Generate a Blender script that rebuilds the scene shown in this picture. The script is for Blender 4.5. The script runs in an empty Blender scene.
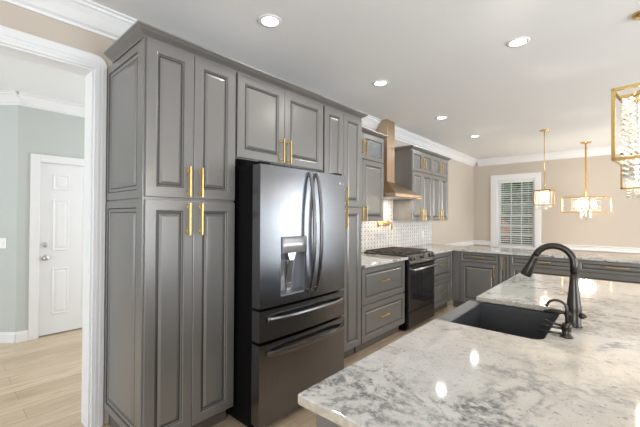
import bpy, bmesh, math, random
from mathutils import Vector, Matrix

random.seed(7)
SC = bpy.context.scene
COL = SC.collection
PI = math.pi

# ------------------------------------------------------------------ camera
CAM_F, YAW, PITCH, ROLL = 340.6, math.radians(41.363), math.radians(0.539), math.radians(0.294)
_f = Vector((-math.sin(YAW) * math.cos(PITCH), math.cos(YAW) * math.cos(PITCH), math.sin(PITCH)))
_r0 = Vector((math.cos(YAW), math.sin(YAW), 0))
_u0 = _r0.cross(_f)
_r = _r0 * math.cos(ROLL) + _u0 * math.sin(ROLL)
_u = -_r0 * math.sin(ROLL) + _u0 * math.cos(ROLL)
cam_d = bpy.data.cameras.new('camera')
cam_d.sensor_width = 36.0
cam_d.lens = 36.0 * CAM_F / 640.0
cam_d.clip_start = 0.05
cam = bpy.data.objects.new('camera', cam_d)
COL.objects.link(cam)
m = Matrix.Identity(4)
for i in range(3):
    m[i][0], m[i][1], m[i][2] = _r[i], _u[i], -_f[i]
m.translation = Vector((0, 0, 1.40))
cam.matrix_world = m
SC.camera = cam

# ------------------------------------------------------------------ exposure, world, daylight
SC.view_settings.view_transform = 'Standard'
SC.view_settings.look = 'None'
SC.view_settings.gamma = 1.0
SC.view_settings.use_curve_mapping = False
SC.view_settings.exposure = 0.16

world = bpy.data.worlds.new('world')
SC.world = world
world.use_nodes = True
bg = world.node_tree.nodes['Background']
bg.inputs[0].default_value = (0.80, 0.90, 1.0, 1)
bg.inputs[1].default_value = 1.15


def area(name, loc, rot, sx, sy, power, color):
    d = bpy.data.lights.new(name, 'AREA')
    d.shape = 'RECTANGLE'
    d.size, d.size_y = sx, sy
    d.energy, d.color = power, color
    o = bpy.data.objects.new(name, d)
    o.location, o.rotation_euler = loc, rot
    COL.objects.link(o)
    return o


DAY = (0.87, 0.94, 1.0)
UP = math.radians(20)     # upward tilt given to the daylight lamps to brighten the ceiling
area('daylight_patio_door', (3.72, 1.6, 1.15), (0, math.radians(90) + UP, 0), 2.1, 2.6, 150, DAY)
area('daylight_dining_window', (3.72, 6.6, 1.45), (0, math.radians(90) + UP * .4, 0), 1.5, 1.8, 130, DAY)
area('daylight_rear_window', (0.9, -3.12, 1.45), (math.radians(90) + UP, 0, 0), 2.6, 1.7, 130, DAY)
area('added_hall_fill', (-4.0, -3.12, 1.45), (math.radians(90) + UP, 0, 0), 1.4, 1.7, 75, DAY)  # unseen fill lamp added to light the hall from the rear
area('added_hall_end_fill', (-3.85, 3.27, 1.35), (math.radians(-90) - UP, 0, 0), 1.5, 1.9, 48, DAY)  # unseen fill lamp added at the hall end to lift the dark hall
LAMP = dict(can=5.0, pendant=10.0, chandelier=20.0, hood=2.2)
WARM = (1.0, 0.90, 0.76)


# ------------------------------------------------------------------ materials
def new_mat(name):
    mt = bpy.data.materials.new(name)
    mt.use_nodes = True
    nt = mt.node_tree
    return mt, nt, nt.nodes['Principled BSDF']


def P(b, **kw):
    for k, v in kw.items():
        k = k.replace('_', ' ')
        for s in b.inputs:
            if s.name.lower() == k.lower():
                s.default_value = v
                break


def simple(name, col, rough=0.5, metal=0.0, bump=0.0, bscale=200.0, var=0.0, vscale=6.0, stretch=(1, 1, 1), **kw):
    mt, nt, b = new_mat(name)
    c = (col[0], col[1], col[2], 1)
    P(b, Base_Color=c, Roughness=rough, Metallic=metal, **kw)
    N, L = nt.nodes, nt.links
    tc = N.new('ShaderNodeTexCoord')
    mp = N.new('ShaderNodeMapping')
    mp.inputs['Scale'].default_value = stretch
    L.new(tc.outputs['Object'], mp.inputs['Vector'])
    if var:
        nz = N.new('ShaderNodeTexNoise')
        nz.inputs['Scale'].default_value = vscale
        nz.inputs['Detail'].default_value = 4
        L.new(mp.outputs[0], nz.inputs['Vector'])
        mx = N.new('ShaderNodeMix')
        mx.data_type = 'RGBA'
        mx.inputs['A'].default_value = tuple(x * (1 - var) for x in col) + (1,)
        mx.inputs['B'].default_value = tuple(min(1, x * (1 + var)) for x in col) + (1,)
        L.new(nz.outputs['Fac'], mx.inputs['Factor'])
        L.new(mx.outputs['Result'], b.inputs['Base Color'])
    if bump:
        nz = N.new('ShaderNodeTexNoise')
        nz.inputs['Scale'].default_value = bscale
        L.new(mp.outputs[0], nz.inputs['Vector'])
        bp = N.new('ShaderNodeBump')
        bp.inputs['Strength'].default_value = bump
        bp.inputs['Distance'].default_value = 0.002
        L.new(nz.outputs['Fac'], bp.inputs['Height'])
        L.new(bp.outputs[0], b.inputs['Normal'])
    return mt


def ramp(nt, stops):
    r = nt.nodes.new('ShaderNodeValToRGB')
    e = r.color_ramp.elements
    while len(e) < len(stops):
        e.new(0.5)
    for k, (p, c) in enumerate(stops):
        e[k].position = p
        e[k].color = (c[0], c[1], c[2], 1) if not isinstance(c, (int, float)) else (c, c, c, 1)
    return r


def granite():
    mt, nt, b = new_mat('white_granite')
    N, L = nt.nodes, nt.links
    P(b, Roughness=0.055, Specular_IOR_Level=0.5)
    tc = N.new('ShaderNodeTexCoord')

    def noise(scale, detail=6, dist=0.0, rough=0.6):
        n = N.new('ShaderNodeTexNoise')
        n.inputs['Scale'].default_value = scale
        n.inputs['Detail'].default_value = detail
        n.inputs['Distortion'].default_value = dist
        n.inputs['Roughness'].default_value = rough
        L.new(tc.outputs['Object'], n.inputs['Vector'])
        return n.outputs['Fac']

    def mix(fac, a, bb, blend='MIX'):
        x = N.new('ShaderNodeMix')
        x.data_type = 'RGBA'
        x.blend_type = blend
        L.new(fac, x.inputs['Factor'])
        for k, v in (('A', a), ('B', bb)):
            if isinstance(v, tuple):
                x.inputs[k].default_value = v + (1,)
            else:
                L.new(v, x.inputs[k])
        return x.outputs['Result']

    def band(f, stops):
        r = ramp(nt, stops)
        L.new(f, r.inputs['Fac'])
        return r.outputs['Color']

    def mul(a, c):
        x = N.new('ShaderNodeMath')
        x.operation = 'MULTIPLY'
        L.new(a, x.inputs[0])
        L.new(c, x.inputs[1]) if not isinstance(c, float) else setattr(x.inputs[1], 'default_value', c)
        return x.outputs[0]
    sx = N.new('ShaderNodeSeparateXYZ')
    L.new(tc.outputs['Object'], sx.inputs[0])
    gx = N.new('ShaderNodeMath')
    gx.operation = 'MULTIPLY_ADD'
    L.new(sx.outputs['X'], gx.inputs[0])
    gx.inputs[1].default_value = 0.25
    L.new(noise(1.1, 3), gx.inputs[2])
    warm = band(gx.outputs[0], [(0.36, 0.0), (0.60, 1.0)])
    cool = band(gx.outputs[0], [(0.40, 1.0), (0.58, 0.25)])
    c = mix(warm, (0.62, 0.60, 0.575), (0.62, 0.565, 0.49))
    cloud = band(noise(14, 6), [(0.48, 0.0), (0.70, 0.36)])
    c = mix(cloud, c, (0.40, 0.385, 0.365))
    veins = mul(band(noise(4.6, 9, 0.7, 0.66), [(0.43, 0.0), (0.485, 0.95), (0.52, 0.95), (0.57, 0.0)]),
                band(noise(1.7, 2), [(0.42, 0.10), (0.54, 1.0)]))
    veins = mul(mul(veins, band(noise(34, 5), [(0.38, 0.1), (0.58, 1.0)])), cool)
    c = mix(veins, c, (0.13, 0.125, 0.125))
    spots = band(noise(38, 3), [(0.63, 0.0), (0.70, 0.7)])
    c = mix(spots, c, (0.26, 0.24, 0.225))
    fleck = band(noise(120, 2), [(0.65, 0.0), (0.71, 0.7)])
    c = mix(fleck, c, (0.20, 0.16, 0.13))
    lite = band(noise(70, 2), [(0.62, 0.0), (0.70, 0.6)])
    c = mix(lite, c, (0.72, 0.71, 0.69))
    L.new(c, b.inputs['Base Color'])
    return mt


def planks():
    mt, nt, b = new_mat('light_oak_planks')
    N, L = nt.nodes, nt.links
    P(b, Roughness=0.34)
    tc = N.new('ShaderNodeTexCoord')
    mp = N.new('ShaderNodeMapping')
    mp.inputs['Rotation'].default_value = (0, 0, PI / 2)
    L.new(tc.outputs['Object'], mp.inputs['Vector'])
    br = N.new('ShaderNodeTexBrick')
    br.offset = 0.37
    br.inputs['Color1'].default_value = (0.61, 0.48, 0.345, 1)
    br.inputs['Color2'].default_value = (0.50, 0.385, 0.265, 1)
    br.inputs['Mortar'].default_value = (0.30, 0.21, 0.13, 1)
    br.inputs['Scale'].default_value = 1.0
    br.inputs['Mortar Size'].default_value = 0.0015
    br.inputs['Brick Width'].default_value = 1.2
    br.inputs['Row Height'].default_value = 0.18
    L.new(mp.outputs[0], br.inputs['Vector'])
    m2 = N.new('ShaderNodeMapping')
    m2.inputs['Scale'].default_value = (18, 1.6, 1)
    L.new(tc.outputs['Object'], m2.inputs['Vector'])
    nz = N.new('ShaderNodeTexNoise')
    nz.inputs['Scale'].default_value = 2.2
    nz.inputs['Detail'].default_value = 6
    nz.inputs['Distortion'].default_value = 0.6
    L.new(m2.outputs[0], nz.inputs['Vector'])
    rp = ramp(nt, [(0.3, (0.80, 0.78, 0.74)), (0.7, (1.12, 1.12, 1.12))])
    L.new(nz.outputs['Fac'], rp.inputs['Fac'])
    mx = N.new('ShaderNodeMix')
    mx.data_type = 'RGBA'
    mx.blend_type = 'MULTIPLY'
    mx.inputs['Factor'].default_value = 1.0
    L.new(br.outputs['Color'], mx.inputs['A'])
    L.new(rp.outputs['Color'], mx.inputs['B'])
    L.new(mx.outputs['Result'], b.inputs['Base Color'])
    return mt


def basketweave():
    mt, nt, b = new_mat('basketweave_tile')
    N, L = nt.nodes, nt.links
    P(b, Roughness=0.25)
    tc = N.new('ShaderNodeTexCoord')
    sp = N.new('ShaderNodeSeparateXYZ')
    L.new(tc.outputs['Object'], sp.inputs[0])

    def M(op, a, c=None, d=None):
        x = N.new('ShaderNodeMath')
        x.operation = op
        for k, v in enumerate((a, c, d)):
            if v is None:
                continue
            if isinstance(v, (int, float)):
                x.inputs[k].default_value = v
            else:
                L.new(v, x.inputs[k])
        return x.outputs[0]
    yy, zz = sp.outputs['Y'], sp.outputs['Z']

    def off(v, s_, o_):
        return M('ABSOLUTE', M('SUBTRACT', M('FRACT', M('MULTIPLY_ADD', v, 1 / s_, o_)), 0.5))
    d = M('MULTIPLY', M('LESS_THAN', off(yy, .078, 0.0), 0.16), M('LESS_THAN', off(zz, .056, 0.0), 0.20))
    g = M('MULTIPLY', M('LESS_THAN', off(zz, .056, 0.5), 0.04), M('LESS_THAN', off(yy, .078, 0.0), 0.5))
    nz = N.new('ShaderNodeTexNoise')
    nz.inputs['Scale'].default_value = 14
    L.new(tc.outputs['Object'], nz.inputs['Vector'])
    rp = ramp(nt, [(0.35, (0.66, 0.63, 0.59)), (0.65, (0.76, 0.74, 0.71))])
    L.new(nz.outputs['Fac'], rp.inputs['Fac'])
    a = N.new('ShaderNodeMix')
    a.data_type = 'RGBA'
    L.new(g, a.inputs['Factor'])
    L.new(rp.outputs['Color'], a.inputs['A'])
    a.inputs['B'].default_value = (0.52, 0.49, 0.46, 1)
    c = N.new('ShaderNodeMix')
    c.data_type = 'RGBA'
    L.new(d, c.inputs['Factor'])
    L.new(a.outputs['Result'], c.inputs['A'])
    c.inputs['B'].default_value = (0.33, 0.30, 0.27, 1)
    L.new(c.outputs['Result'], b.inputs['Base Color'])
    return mt


def crystal():
    mt, nt, b = new_mat('clear_crystal')
    N, L = nt.nodes, nt.links
    out = N['Material Output']
    N.remove(b)
    tr = N.new('ShaderNodeBsdfTransparent')
    tr.inputs[0].default_value = (0.98, 0.98, 0.98, 1)
    tl = N.new('ShaderNodeBsdfTranslucent')
    tl.inputs[0].default_value = (0.95, 0.94, 0.92, 1)
    gl = N.new('ShaderNodeBsdfGlossy')
    gl.inputs['Roughness'].default_value = 0.08
    m1 = N.new('ShaderNodeMixShader')
    m1.inputs[0].default_value = 0.70
    L.new(tr.outputs[0], m1.inputs[1])
    L.new(tl.outputs[0], m1.inputs[2])
    fr = N.new('ShaderNodeFresnel')
    fr.inputs[0].default_value = 1.9
    m2 = N.new('ShaderNodeMixShader')
    L.new(fr.outputs[0], m2.inputs[0])
    L.new(m1.outputs[0], m2.inputs[1])
    L.new(gl.outputs[0], m2.inputs[2])
    L.new(m2.outputs[0], out.inputs['Surface'])
    return mt


def glass_pane(name, tint=(0.97, 0.98, 0.98)):
    mt, nt, b = new_mat(name)
    N, L = nt.nodes, nt.links
    out = N['Material Output']
    N.remove(b)
    tr = N.new('ShaderNodeBsdfTransparent')
    tr.inputs[0].default_value = tint + (1,)
    gl = N.new('ShaderNodeBsdfGlossy')
    gl.inputs['Roughness'].default_value = 0.02
    fr = N.new('ShaderNodeFresnel')
    fr.inputs[0].default_value = 1.45
    m2 = N.new('ShaderNodeMixShader')
    L.new(fr.outputs[0], m2.inputs[0])
    L.new(tr.outputs[0], m2.inputs[1])
    L.new(gl.outputs[0], m2.inputs[2])
    L.new(m2.outputs[0], out.inputs['Surface'])
    return mt


def seeded_glass():
    mt, nt, b = new_mat('seeded_cabinet_glass')
    P(b, Base_Color=(0.16, 0.165, 0.175, 1), Roughness=0.12)
    N, L = nt.nodes, nt.links
    tc = N.new('ShaderNodeTexCoord')
    nz = N.new('ShaderNodeTexNoise')
    nz.inputs['Scale'].default_value = 55
    nz.inputs['Detail'].default_value = 3
    L.new(tc.outputs['Object'], nz.inputs['Vector'])
    bp = N.new('ShaderNodeBump')
    bp.inputs['Strength'].default_value = 0.8
    bp.inputs['Distance'].default_value = 0.01
    L.new(nz.outputs['Fac'], bp.inputs['Height'])
    L.new(bp.outputs[0], b.inputs['Normal'])
    return mt


def emit(name, col, s):
    mt, nt, b = new_mat(name)
    P(b, Base_Color=(0.9, 0.9, 0.9, 1), Emission_Color=col + (1,), Emission_Strength=s)
    return mt


def foliage(name, c1, c2):
    mt, nt, b = new_mat(name)
    N, L = nt.nodes, nt.links
    P(b, Roughness=0.7)
    tc = N.new('ShaderNodeTexCoord')
    nz = N.new('ShaderNodeTexNoise')
    nz.inputs['Scale'].default_value = 5
    nz.inputs['Detail'].default_value = 8
    L.new(tc.outputs['Object'], nz.inputs['Vector'])
    rp = ramp(nt, [(0.38, c1), (0.62, c2)])
    L.new(nz.outputs['Fac'], rp.inputs['Fac'])
    L.new(rp.outputs['Color'], b.inputs['Base Color'])
    return mt


M = {}
M['paint'] = simple('pewter_cabinet_paint', (0.215, 0.207, 0.197), 0.29, 0.38, var=0.03, vscale=2.0, Specular_IOR_Level=0.6)
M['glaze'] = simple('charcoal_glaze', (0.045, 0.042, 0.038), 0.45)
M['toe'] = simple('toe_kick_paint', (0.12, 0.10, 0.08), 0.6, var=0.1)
M['wall'] = simple('beige_wall_paint', (0.535, 0.47, 0.40), 0.85, bump=0.05, bscale=300)
M['white'] = simple('white_trim_paint', (0.77, 0.77, 0.775), 0.42, var=0.015)
M['ceil'] = simple('ceiling_paint', (0.765, 0.77, 0.775), 0.9, bump=0.04, bscale=250)
M['sage'] = simple('sage_wall_paint', (0.50, 0.53, 0.505), 0.85, bump=0.05, bscale=300)
M['floor'] = planks()
M['granite'] = granite()
M['tile'] = basketweave()
M['edge'] = simple('rough_granite_edge', (0.46, 0.41, 0.335), 0.42, bump=0.9, bscale=90, var=0.45, vscale=70)
M['gold'] = simple('brushed_gold', (0.78, 0.53, 0.18), 0.28, 1.0, var=0.04, vscale=40)
M['lampgold'] = simple('polished_gold', (0.80, 0.57, 0.22), 0.22, 1.0, var=0.03, vscale=30)
M['bss'] = simple('black_stainless', (0.225, 0.232, 0.25), 0.22, 1.0, var=0.10, vscale=30, stretch=(3, 3, 0.15))
_nt = M['bss'].node_tree
_b = _nt.nodes['Principled BSDF']
P(_b, Anisotropic=0.45, Roughness=0.27)
_tg = _nt.nodes.new('ShaderNodeTangent')
_tg.direction_type, _tg.axis = 'RADIAL', 'Z'
_nt.links.new(_tg.outputs[0], _b.inputs['Tangent'])
M['bssh'] = simple('black_stainless_handle', (0.26, 0.26, 0.27), 0.22, 1.0, var=0.05, vscale=30)
M['black'] = simple('black_enamel', (0.004, 0.004, 0.0045), 0.45, var=0.1, Specular_IOR_Level=0.12)
M['ovenglass'] = simple('dark_oven_glass', (0.012, 0.012, 0.014), 0.06, var=0.1)
M['rangemetal'] = simple('dark_range_steel', (0.075, 0.072, 0.072), 0.34, 1.0, var=0.08, vscale=20)
M['iron'] = simple('cast_iron', (0.075, 0.058, 0.048), 0.55, bump=0.2, bscale=150)
M['silver'] = simple('brushed_silver', (0.55, 0.55, 0.56), 0.3, 1.0, var=0.04, vscale=60)
M['panelsilver'] = simple('silver_control_panel', (0.50, 0.50, 0.51), 0.35, 0.6, var=0.04, vscale=60)
M['copper'] = simple('champagne_metal', (0.50, 0.385, 0.275), 0.32, 1.0, var=0.05, vscale=30)
M['potgold'] = simple('antique_gold', (0.70, 0.42, 0.13), 0.3, 1.0, var=0.06, vscale=40)
M['sink'] = simple('charcoal_composite', (0.07, 0.07, 0.073), 0.40, bump=0.1, bscale=600, var=0.1, vscale=400)
M['sinkrim'] = simple('charcoal_rim_sheen', (0.18, 0.19, 0.205), 0.28, 0.7, var=0.05, vscale=200)  # lighter bluish base colour paints in light reflected by the rim
M['bronze'] = simple('oil_rubbed_bronze', (0.055, 0.047, 0.042), 0.30, 0.85, var=0.15, vscale=30)
M['crystal'] = crystal()
M['pane'] = glass_pane('window_pane')
M['seed'] = seeded_glass()
M['can'] = emit('led_lens', (1.0, 0.97, 0.92), 9.0)
M['bulb'] = emit('warm_bulb', (1.0, 0.90, 0.72), 12.0)
M['grey'] = simple('grey_metal', (0.30, 0.30, 0.31), 0.4, 0.8, var=0.05)
M['blind'] = simple('white_blind', (0.82, 0.82, 0.80), 0.5, var=0.02)
M['plastic'] = simple('white_plastic', (0.80, 0.79, 0.77), 0.4, var=0.01)
M['lawn'] = foliage('lawn_grass', (0.10, 0.15, 0.05), (0.20, 0.26, 0.09))
M['leaf'] = foliage('tree_leaves', (0.05, 0.09, 0.03), (0.20, 0.27, 0.10))
M['leaf2'] = foliage('hedge_leaves', (0.06, 0.08, 0.05), (0.22, 0.25, 0.16))
M['redleaf'] = foliage('red_leaves', (0.50, 0.10, 0.08), (0.75, 0.25, 0.20))
M['bark'] = simple('bark', (0.10, 0.07, 0.05), 0.9, var=0.2, vscale=12)
M['concrete'] = simple('pale_concrete', (0.62, 0.60, 0.57), 0.8, var=0.1, vscale=3)
M['siding'] = simple('white_siding', (0.70, 0.70, 0.70), 0.6, var=0.03)
M['roofing'] = simple('grey_shingles', (0.16, 0.15, 0.15), 0.9, var=0.2, vscale=20)
M['darkglass'] = simple('dark_window_glass', (0.03, 0.035, 0.04), 0.08, var=0.05)


# ------------------------------------------------------------------ mesh builder
class MB:
    def __init__(self):
        self.bm = bmesh.new()
        self.mi = 0

    def face(self, vs, smooth=False):
        try:
            f = self.bm.faces.new(vs)
        except ValueError:
            return None
        f.material_index = self.mi
        f.smooth = smooth
        return f

    def box(self, x0, x1, y0, y1, z0, z1, bev=0.0, seg=2):
        t = bmesh.new()
        bmesh.ops.create_cube(t, size=1.0)
        for v in t.verts:
            v.co = Vector((x0 + (v.co.x + .5) * (x1 - x0), y0 + (v.co.y + .5) * (y1 - y0), z0 + (v.co.z + .5) * (z1 - z0)))
        if bev:
            bmesh.ops.bevel(t, geom=list(t.edges), offset=bev, segments=seg, profile=0.5, affect='EDGES')
        self.absorb(t)

    def absorb(self, t, smooth=None):
        mp = {v: self.bm.verts.new(v.co) for v in t.verts}
        for f in t.faces:
            self.face([mp[v] for v in f.verts], f.smooth if smooth is None else smooth)
        t.free()

    def prism(self, axis, pts, a0, a1, smooth=False, bev=0.0, seg=2, sel=None):
        """extrude a closed 2-D outline: x -> (y,z), y -> (x,z), z -> (x,y)"""
        t = bmesh.new()

        def co(p, a):
            return {'x': (a, p[0], p[1]), 'y': (p[0], a, p[1]), 'z': (p[0], p[1], a)}[axis]
        A = [t.verts.new(co(p, a0)) for p in pts]
        Bv = [t.verts.new(co(p, a1)) for p in pts]
        n = len(pts)
        t.faces.new(A)
        t.faces.new(list(reversed(Bv)))
        for i in range(n):
            f = t.faces.new([A[i], Bv[i], Bv[(i + 1) % n], A[(i + 1) % n]])
            f.smooth = smooth
        bmesh.ops.recalc_face_normals(t, faces=t.faces[:])
        if bev:
            ax = 'xyz'.index(axis)
            ed = [e for e in t.edges if abs(e.verts[0].co[ax] - e.verts[1].co[ax]) < 1e-6]
            bmesh.ops.bevel(t, geom=ed, offset=bev, segments=seg, profile=0.5, affect='EDGES')
        self.absorb(t)

    def ring(self, c, ax, r, n, ref=None):
        ax = Vector(ax).normalized()
        if ref is None:
            ref = Vector((0, 0, 1)) if abs(ax.z) < 0.9 else Vector((1, 0, 0))
        a = ax.cross(ref).normalized()
        b = ax.cross(a)
        return [self.bm.verts.new(Vector(c) + (a * math.cos(2 * PI * k / n) + b * math.sin(2 * PI * k / n)) * r) for k in range(n)]

    def tube(self, pts, r, n=12, caps=True, smooth=True):
        pts = [Vector(p) for p in pts]
        rs = r if isinstance(r, (list, tuple)) else [r] * len(pts)
        ref = None
        d0 = (pts[-1] - pts[0])
        rings = []
        # fixed reference normal to the plane of the path where possible
        nrm = Vector((0, 0, 0))
        for i in range(1, len(pts) - 1):
            nrm += (pts[i] - pts[i - 1]).cross(pts[i + 1] - pts[i])
        if nrm.length > 1e-9:
            ref = nrm.normalized()
        for i, p in enumerate(pts):
            if i == 0:
                d = pts[1] - pts[0]
            elif i == len(pts) - 1:
                d = pts[-1] - pts[-2]
            else:
                d = (pts[i + 1] - pts[i]).normalized() + (pts[i] - pts[i - 1]).normalized()
            if d.length < 1e-9:
                d = d0
            rings.append(self.ring(p, d, rs[i], n, ref))
        for i in range(len(rings) - 1):
            for k in range(n):
                self.face([rings[i][k], rings[i + 1][k], rings[i + 1][(k + 1) % n], rings[i][(k + 1) % n]], smooth)
        if caps:
            self.face(rings[0])
            self.face(list(reversed(rings[-1])))

    def lathe(self, c, prof, n=24, axis=(0, 0, 1), smooth=True):
        """prof: (radius, height) list along the axis from c; sharp corners come from repeated points"""
        ax = Vector(axis).normalized()
        rings = [self.ring(Vector(c) + ax * h, ax, max(r, 1e-4), n) for r, h in prof]
        for i in range(len(rings) - 1):
            for k in range(n):
                self.face([rings[i][k], rings[i + 1][k], rings[i + 1][(k + 1) % n], rings[i][(k + 1) % n]], smooth)
        self.face(rings[0])
        self.face(list(reversed(rings[-1])))

    def sphere(self, c, r, sub=2, sc=(1, 1, 1)):
        t = bmesh.new()
        bmesh.ops.create_icosphere(t, subdivisions=sub, radius=1)
        for v in t.verts:
            v.co = Vector(c) + Vector((v.co.x * r * sc[0], v.co.y * r * sc[1], v.co.z * r * sc[2]))
        self.absorb(t, True)

    def bipyr(self, c, r, up, dn, n=6):
        ct = Vector(c)
        rg = [self.bm.verts.new(ct + Vector((r * math.cos(2 * PI * k / n), r * math.sin(2 * PI * k / n), 0))) for k in range(n)]
        a = self.bm.verts.new(ct + Vector((0, 0, up)))
        b = self.bm.verts.new(ct - Vector((0, 0, dn)))
        for k in range(n):
            self.face([rg[k], rg[(k + 1) % n], a])
            self.face([rg[(k + 1) % n], rg[k], b])

    def loops(self, fr, u0, v0, u1, v1, prof, glaze=(), back=True):
        """nested rectangles (inset, height); faces between loop i and i+1 take slot 1 if i in glaze"""
        o, U, V, Nn = fr
        rings = []
        for ins, h in prof:
            q = [(u0 + ins, v0 + ins), (u1 - ins, v0 + ins), (u1 - ins, v1 - ins), (u0 + ins, v1 - ins)]
            rings.append([self.bm.verts.new(o + U * a + V * b + Nn * h) for a, b in q])
        for i in range(len(rings) - 1):
            self.mi = 1 if i in glaze else 0
            for k in range(4):
                self.face([rings[i][k], rings[i][(k + 1) % 4], rings[i + 1][(k + 1) % 4], rings[i + 1][k]])
        self.mi = 0
        self.face(rings[-1])
        if back:
            self.face(list(reversed(rings[0])))

    def build(self, name, mats, parent=None, fix=True):
        if fix:
            bmesh.ops.recalc_face_normals(self.bm, faces=self.bm.faces[:])
        me = bpy.data.meshes.new(name)
        ws = Vector((0, 0, 0))
        p = parent
        while p is not None:
            ws += Vector(p.location)
            p = p.parent
        for v in self.bm.verts:
            v.co -= ws
        self.bm.to_mesh(me)
        self.bm.free()
        for mt in (mats if isinstance(mats, (list, tuple)) else [mats]):
            me.materials.append(mt)
        o = bpy.data.objects.new(name, me)
        COL.objects.link(o)
        if parent is not None:
            o.parent = parent
        return o


def thing(name, label, cat, loc=(0, 0, 0), group=None, rz=0.0):
    o = bpy.data.objects.new(name, None)
    COL.objects.link(o)
    o.empty_display_size = 0.1
    o.location = loc
    o.rotation_euler = (0, 0, rz)
    o['label'], o['category'] = label, cat
    if group:
        o['group'] = group
    return o


def tag(o, label, cat, group=None):
    o['label'], o['category'] = label, cat
    if group:
        o['group'] = group
    return o


def struct(o):
    o['kind'] = 'structure'
    return o


def sbox(name, mat, *boxes):
    b = MB()
    for q in boxes:
        b.box(*q)
    return struct(b.build(name, mat))


def sempty(name, loc=(0, 0, 0)):
    o = bpy.data.objects.new(name, None)
    COL.objects.link(o)
    o.location = loc
    return struct(o)


# ------------------------------------------------------------------ dimensions
X0 = -1.96          # face of the doors and drawers along the left wall
WX = -2.596         # left wall
WXB = -2.74         # its other side, in the hall
CEIL = 2.743
WY = 8.45           # far wall
HX = -4.985         # hall wall with the door
TH = 0.02           # door thickness

# ------------------------------------------------------------------ the shell
sbox('floor', M['floor'], (-7.2, 3.75, -3.15, WY + .15, -0.1, 0.0))
sbox('ceiling', M['ceil'], (-7.2, 3.75, -3.15, WY + .15, CEIL, CEIL + .1))
OP0, OP1, OPZ = -1.10, 0.690, 2.362      # cased opening in the left wall
bw = MB()
bw.box(WXB, WX, OP1, WY, 0, CEIL)
bw.box(WXB, WX, -3.0, OP0, 0, CEIL)
bw.box(WXB, WX, OP0, OP1, OPZ, CEIL)
struct(bw.build('wall_left', M['wall']))
# far wall with the window hole
WX0, WX1, WZ0, WZ1 = -2.085, -1.355, 0.765, 2.235
bw = MB()
bw.box(WX, WX0, WY, WY + .14, 0, CEIL)
bw.box(WX1, 3.6, WY, WY + .14, 0, CEIL)
bw.box(WX0, WX1, WY, WY + .14, 0, WZ0)
bw.box(WX0, WX1, WY, WY + .14, WZ1, CEIL)
struct(bw.build('wall_far', M['wall']))
# right wall: patio door and a dining window; rear wall: one wide window, opening added for the hall fill lamp
bw = MB()
for a, b_ in ((-3.0, 0.3), (2.9, 5.7), (7.5, WY)):
    bw.box(3.6, 3.74, a, b_, 0, CEIL)
bw.box(3.6, 3.74, 0.3, 2.9, 2.2, CEIL)
bw.box(3.6, 3.74, 0.3, 2.9, 0, 0.1)
bw.box(3.6, 3.74, 5.7, 7.5, 2.2, CEIL)
bw.box(3.6, 3.74, 5.7, 7.5, 0, 0.7)
struct(bw.build('wall_right', M['wall']))
bw = MB()
for a, b_ in ((-7.0, -4.7), (-3.3, -0.4), (2.2, 3.6)):
    bw.box(a, b_, -3.14, -3.0, 0, CEIL)
for a, b_ in ((-4.7, -3.3), (-0.4, 2.2)):
    bw.box(a, b_, -3.14, -3.0, 0, 0.6)
    bw.box(a, b_, -3.14, -3.0, 2.3, CEIL)
struct(bw.build('wall_rear', M['wall']))
# hall walls
DW0, DW1, DWZ = 0.805, 1.515, 2.012
bw = MB()
bw.box(HX - .12, HX, 0.61, DW0, 0, CEIL)
bw.box(HX - .12, HX, DW1, 3.2, 0, CEIL)
bw.box(HX - .12, HX, DW0, DW1, DWZ, CEIL)
struct(bw.build('wall_hall', M['sage']))
bw = MB()
cx, cy = HX, 0.61
ex, ey = cx - 1.45, cy - 1.30
bw.prism('z', [(cx, cy), (ex, ey), (ex - .1, ey + .1), (cx - .12, cy + .03)], 0, CEIL)
struct(bw.build('wall_hall_angled', M['sage']))
sbox('wall_hall_side', M['sage'], (-6.57, -6.435, -3.0, ey + .05, 0, CEIL))
sbox('wall_hall_end', M['sage'], (HX, -4.65, 3.2, 3.3, 0, CEIL), (-3.05, WXB, 3.2, 3.3, 0, CEIL), (-4.65, -3.05, 3.2, 3.3, 2.35, CEIL), (-4.65, -3.05, 3.2, 3.3, 0, .35))  # opening left for the added hall end fill lamp
bw = MB()
bw.box(HX - .32, HX - .30, DW0 - .1, DW1 + .1, 0, 2.2)
struct(bw.build('wall_behind_door', M['white']))

# crown mouldings
CP = [(0, 0), (0, -0.135), (.012, -0.135), (.012, -0.118), (.028, -0.108), (.060, -0.062), (.086, -0.034), (.096, -0.030), (.096, -0.014), (.112, -0.012), (.112, 0)]


def crown_y(b, x, y0, y1, s=1, k=1.0):
    b.prism('y', [(x + s * k * p[0], CEIL + k * p[1]) for p in CP], y0, y1)


def crown_x(b, y, x0, x1, s=-1, k=1.0):
    b.prism('x', [(y + s * k * p[0], CEIL + k * p[1]) for p in CP], x0, x1)


b = MB()
crown_y(b, WX, -3.0, WY, 1, 1.06)
struct(b.build('trim_1', M['white']))
b = MB()
crown_x(b, WY, WX + .1, 3.6, -1, 1.06)
struct(b.build('trim_2', M['white']))
b = MB()
crown_y(b, HX, 0.6, 3.2, 1, 0.95)
struct(b.build('trim_3', M['white']))
b = MB()
L_ = math.hypot(ex - cx, ey - cy)
b.prism('x', [(-0.95 * p[0], CEIL + 0.95 * p[1]) for p in CP], 0, L_ + .045)
o = struct(b.build('trim_4', M['white']))
o.location = (ex, ey, 0)
o.rotation_euler = (0, 0, math.atan2(cy - ey, cx - ex))
b = MB()
crown_y(b, WXB, -3.0, 3.2, -1, 0.95)
struct(b.build('trim_5', M['white']))

# cased opening: casing with a rounded outer corner, jambs
CW = 0.072
OUT, TOP = OP1 + CW, OPZ + 0.095


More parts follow.
